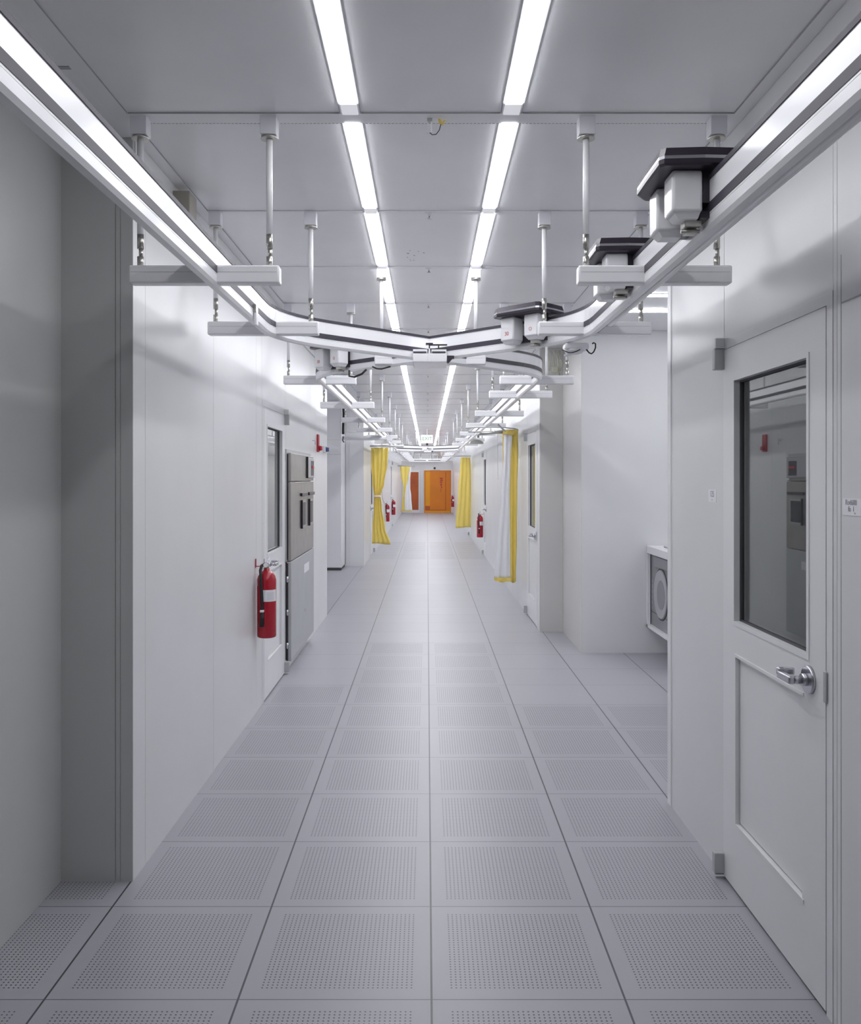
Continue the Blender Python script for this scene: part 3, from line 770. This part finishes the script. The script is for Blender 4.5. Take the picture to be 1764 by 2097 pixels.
# left, far
o = thing('curtain', 'small yellow curtain tied back over a white liner near the end door', 'curtain', (0, 0, 0), 0, 'yellow curtains hung in the corridor')
y = 36.0
cloth('curtain_sheet', y, [(2.11, -1.09, -.66), (1.75, -1.06, -.72), (1.40, -.99, -.82), (1.28, -.95, -.84), (1.1, -.97, -.87), (.33, -1.02, -.89)], 'yellow', o, 2, .012, seed=9)
cloth('liner', y - .04, [(2.09, -.70, -.64), (1.6, -.76, -.68), (1.25, -.86, -.68), (.9, -.90, -.64), (.33, -.90, -.60)], 'liner', o, 2, .008, seed=1)
b = MB(); b.box((-1.1, y - .06, .30), (-.62, y - .05, .335)); b.done('hem', 'yellow', o)
b = MB(); b.path([(-1.186, y, 2.125), (-.6, y, 2.125), (-.5, y + .1, 2.12)], .014, 8); tag(b.done('curtain_track', 'duct'), 'short grey curtain track above the small tied back curtain near the end', 'curtain track')
# right, near: white liner, yellow fold behind
o = thing('curtain', 'tall curtain with white liner sweeping left of yellow folds on the right', 'curtain', (0, 0, 0), 0, 'yellow curtains hung in the corridor')
y = 11.5
cloth('curtain_sheet', y, [(2.245, 1.0, 1.175), (2.0, 1.06, 1.178), (1.5, 1.065, 1.165), (.9, 1.07, 1.16), (.30, 1.075, 1.145)], 'yellow', o, 2, .012, seed=3)
cloth('liner', y - .04, [(2.21, .985, 1.10), (1.95, .985, 1.075), (1.4, .95, 1.062), (.8, .90, 1.068), (.34, .862, 1.074)], 'liner', o, 2, .010, seed=4)
cloth('hem', y - .06, [(.365, .855, 1.075), (.33, .865, 1.075), (.315, .90, 1.075)], 'yellow', o, 2, .008, seed=6)
cloth('top_band', y - .055, [(2.262, 1.02, 1.17), (2.25, .975, 1.175), (2.20, .97, 1.12)], 'yellow', o, 2, .006, seed=8)
cloth('side_fold', y - .02, [(2.20, .97, .99), (1.9, .975, .985), (1.75, .975, .978)], 'yellow', o, 1, .003, nx=8, seed=8)
o = thing('curtain_track', 'grey pipe curtain track with elbow beside the white lined curtain', 'curtain track')
b = MB(); b.tube((.70, y, 2.215), (1.00, y, 2.232), .017); b.path([(.66, y, 2.16), (.66, y, 2.205), (.70, y, 2.215)], .017); b.done('pipe', 'duct', o)
b = MB(); b.path([(.52, y + .4, 2.31), (.8, y + .2, 2.31), (1.0, y + .05, 2.295), (1.12, y - .1, 2.272), (1.16, y - .12, 2.26)], .006); b.path([(.55, y + .3, 2.25), (.85, y + .15, 2.25), (1.15, y - .05, 2.262)], .008); b.done('curved_bar', 'duct', o)
b = MB(); b.path([(.915, y, 2.33), (1.01, y - .05, 2.235)], .012); b.done('strut', 'duct', o)
b = MB(); b.tube((.865, y, 2.20), (.865, y, 2.26), .008, n=8); b.tube((.865, y, 2.185), (.865, y, 2.20), .014, n=8); b.done('glider', 'white', o)
b = MB(); b.path([(.91, y, 2.21), (.912, y, 1.7), (.918, y, 1.63), (.90, y, 1.63)], .0022, 6); tag(b.done('pull_cord', 'seam'), 'thin grey pull cord hanging beside the white lined curtain', 'cord')
b = MB(); b.path([(.91, y, 2.205), (.99, y - .03, 2.15)], .003, 6); tag(b.done('tie_ribbon', 'yellow'), 'thin yellow ribbon from the track to the right curtain', 'ribbon')
# grey hood by the right rail
b = MB()
for i in range(8):
    a0, a1 = PI * i / 8, PI * (i + 1) / 8
    b.prism([(.80 + .13 * 1, 16.9), (.80 + .13, 17.0), (.80 - .13, 17.0), (.80 - .13, 16.9)], 2.28 + .001 * i, 2.281 + .001 * i)
b.bm.clear()
pr = [(.13 * math.cos(PI * i / 12), .07 * math.sin(PI * i / 12)) for i in range(13)]
va = [b.bm.verts.new((.93 + x, 16.7, 2.29 + z)) for x, z in pr]; vb = [b.bm.verts.new((.93 + x, 17.1, 2.29 + z)) for x, z in pr]
for i in range(12): b.bm.faces.new((va[i], va[i + 1], vb[i + 1], vb[i]))
b.bm.faces.new((va[0], vb[0], vb[-1], va[-1])); b.bm.faces.new(va[::-1]); b.bm.faces.new(vb)
tag(b.done('hood', 'duct'), 'grey arched metal hood on the right wall beyond the curtain track', 'hood')

# ------------------------------------------------------------------ machine in side passage
o = thing('pass_through_cabinet', 'white framed wall cabinet with round grey port in the side passage', 'cabinet', (2.06, 0, 0))
ya, yb, z0, z1 = 7.40, 8.375, .247, 1.008
b = MB(); fx = .03
b.box((0, ya, z1 - .07), (.9, yb, z1), .004)
b.box((0, yb - .03, z0), (fx, yb, z1 - .07)); b.box((0, ya, z0), (fx, ya + .035, z1 - .07)); b.box((0, ya, z0), (.9, yb, z0 + .03))
b.done('frame', 'white', o)
b = MB(); b.box((.10, ya + .2, z1), (.6, ya + .75, z1 + .012), .002); b.done('worktop', 'mlight', o)
b = MB(); b.box((.035, ya + .036, z0 + .031), (.88, yb - .031, z1 - .071)); b.mi = 1
b.box((.033, ya + .036, .40), (.036, yb - .031, .404)); b.box((.028, yb - .036, z0 + .03), (.036, yb - .030, z1 - .07)); b.done('inner_panel', ['mgrey', 'gap'], o)
b = MB(); b.tube((.028, 7.97, .60), (.036, 7.97, .60), .232, n=48); b.done('port_gasket', 'gap', o)
b = MB(); b.tube((.018, 7.97, .60), (.032, 7.97, .60), .212, .224, n=48); b.done('port_ring', 'mlight', o)
b = MB(); b.tube((.016, 7.93, .60), (.019, 7.93, .60), .13, n=48); b.done('port_centre', 'mgrey', o)
b = MB(); b.box((.01, ya + .05, .83), (.045, 8.18, .93), .015); b.done('control_housing', 'mgrey', o)
b = MB()
for i in range(6): b.box((.0335, 8.29, .42 + i * .05), (.035, 8.31, .45 + i * .05))
b.done('embossed_mark', 'mlight', o)

# clear hoses bundled above the right step wall
o = thing('hose_bundle', 'bundle of clear and yellowish hoses under the ceiling by the right step wall', 'hoses', (1.32, 9.3, 0))
rnd = random.Random(5)
for i in range(5):
    x = -.06 + i * .045; b = MB()
    b.path([(x, .1, 2.98), (x + rnd.uniform(-.02, .02), 0, 2.9), (x + .02, .02, 2.84), (x + rnd.uniform(-.04, .04), .02, 2.76 - .03 * (i % 3))], .009, 8); b.done('hose', 'tube', o)
b = MB(); b.box((-.02, -.02, 2.74), (.05, .05, 2.80), .01); b.done('fitting_box', 'tube', o)

# ------------------------------------------------------------------ notes, sensor, sprinklers, exit sign
o = thing('paper_note', 'small white paper note on the right wall left of the near door', 'note', (XR, 3.82, 0))
box('sheet', (-.0015, -.052, 1.538), (0, .052, 1.592), 'paper', o)
text_mesh('handwriting', '125', .036, 'ink', o, (-.0015, .0, 1.572), (0, -1, 0), (0, 0, 1))
b = MB(); b.tube((-.0015, .0, 1.548), (-.0022, .0, 1.548), .003, n=8); b.done('dot', 'ink', o)
o = thing('paper_note', 'white handwritten paper note at the right edge beside the near door', 'note', (XR, 2.565, 0))
box('sheet', (-.0015, -.055, 1.533), (0, .055, 1.582), 'paper', o)
text_mesh('handwriting', 'Rod600\nfo  l', .022, 'ink', o, (-.0015, .003, 1.561), (0, -1, 0), (0, 0, 1))
b = MB(); b.tube((-.0015, -.02, 1.540), (-.0022, -.02, 1.540), .003, n=8); b.done('dot', 'ink', o)

o = thing('ceiling_sensor', 'small ceiling sensor clip with dark wire and yellow ribbon on the wide ceiling beam', 'sensor', (.01, 3.43, H))
b = MB(); b.box((-.010, -.01, -.018), (.010, .01, -.005), .002); b.done('mount', 'steel2', o)
b = MB(); b.box((-.010, -.008, -.060), (-.006, .006, -.018)); b.box((.004, -.008, -.060), (.009, .006, -.018)); b.done('prongs', 'white', o)
b = MB(); b.path([(.0, 0, -.058), (.01, 0, -.066), (.025, 0, -.064), (.037, 0, -.048), (.043, 0, -.025)], .0016, 8); b.done('wire', 'rubber', o)
b = MB(); b.prism([(.036, -.004), (.050, -.004), (.050, .002), (.036, .002)], -.024, -.006, [(.032, -.004), (.040, -.004), (.040, .002), (.032, .002)]); b.prism([(.044, -.006), (.052, -.006), (.052, .0), (.044, .0)], -.030, -.012, [(.054, -.006), (.062, -.006), (.062, .0), (.054, .0)]); b.done('yellow_ribbon', 'yellow', o)
sp = None
for i, k in enumerate(range(1, 13)):
    lab = 'small chrome sprinkler head on the ceiling centreline, %s from the camera' % ORD[i]
    if sp is None:
        sp = thing('sprinkler', lab, 'sprinkler', (.012, J(k), H - .006), 0, 'sprinkler heads along the ceiling')
        b = MB(); b.lathe([(.026, 0), (.024, -.004), (.010, -.006), (.006, -.016)]); b.done('rose', 'cover', sp)
        b = MB(); b.lathe([(.004, -.014), (.004, -.026), (.012, -.027), (.012, -.029)]); b.done('deflector', 'fitting', sp)
    else: dup(sp, (.012, J(k), H - .006), 0, lab)
b = MB(); rnd = random.Random(8)
for i in range(9):
    x, y = -.13 + rnd.uniform(0, .11), 5.55 + rnd.uniform(-.12, .15)
    b.lathe([(rnd.uniform(.003, .008), -.0008), (.002, .0005)], (x, y, H), 8)
tag(b.done('scuff_marks', 'scuff'), 'cluster of small dark scuffs on the ceiling between the light strips', 'marks')

o = thing('exit_sign', 'small white exit sign with green letters hanging from the ceiling', 'exit sign', (0, 25.2, 0))
b = MB(); b.box((-.17, 0, 2.62), (.16, .03, 2.86), .005); b.box((-.01, .01, 2.86), (.01, .02, H)); b.done('sign_board', 'paper', o)
text_mesh('exit_lettering', 'EXIT', .135, 'green', o, (0, 0, 2.75), (1, 0, 0), (0, 0, 1), .002)
b = MB(); b.lathe([(.001, 2.555), (.03, 2.565), (.035, 2.60), (.02, 2.62)], (0, 25.0, 0)); tag(b.done('camera_dome', 'black'), 'tiny black dome camera just below the exit sign', 'camera')
b = MB(); b.box((.31, YE - .06, 2.06), (.40, YE, 2.15), .01); tag(b.done('door_sensor', 'black'), 'small black sensor box above the orange end door', 'sensor')
b = MB(); b.box((.14, YE - .03, 2.0), (.62, YE, 2.02)); tag(b.done('door_closer', 'seam'), 'dark door closer bar along the top of the orange door', 'door closer')
# cleanroom ducts over the end wall
o = thing('ceiling_equipment', 'row of grey and white vent boxes above the end door', 'vents', (0, 41.6, 0))
for (x0, x1) in ((-.60, -.32), (-.28, .20), (.24, .5)):
    b = MB(); b.box((x0, 0, 2.50), (x1, .3, 2.78), .005); bx = b.done('vent_box', 'white', o)
    b = MB(); b.box((x0 + .03, -.01, 2.53), (x1 - .03, 0, 2.75)); b.done('grille', 'steel2', bx)
b = MB(); b.lathe([(.001, 2.60), (.07, 2.62), (.1, 2.68), (.1, 2.72)], (.68, YE - .1, 0)); tag(b.done('warning_lamp', 'orange'), 'small round orange beacon above the orange end door', 'beacon')
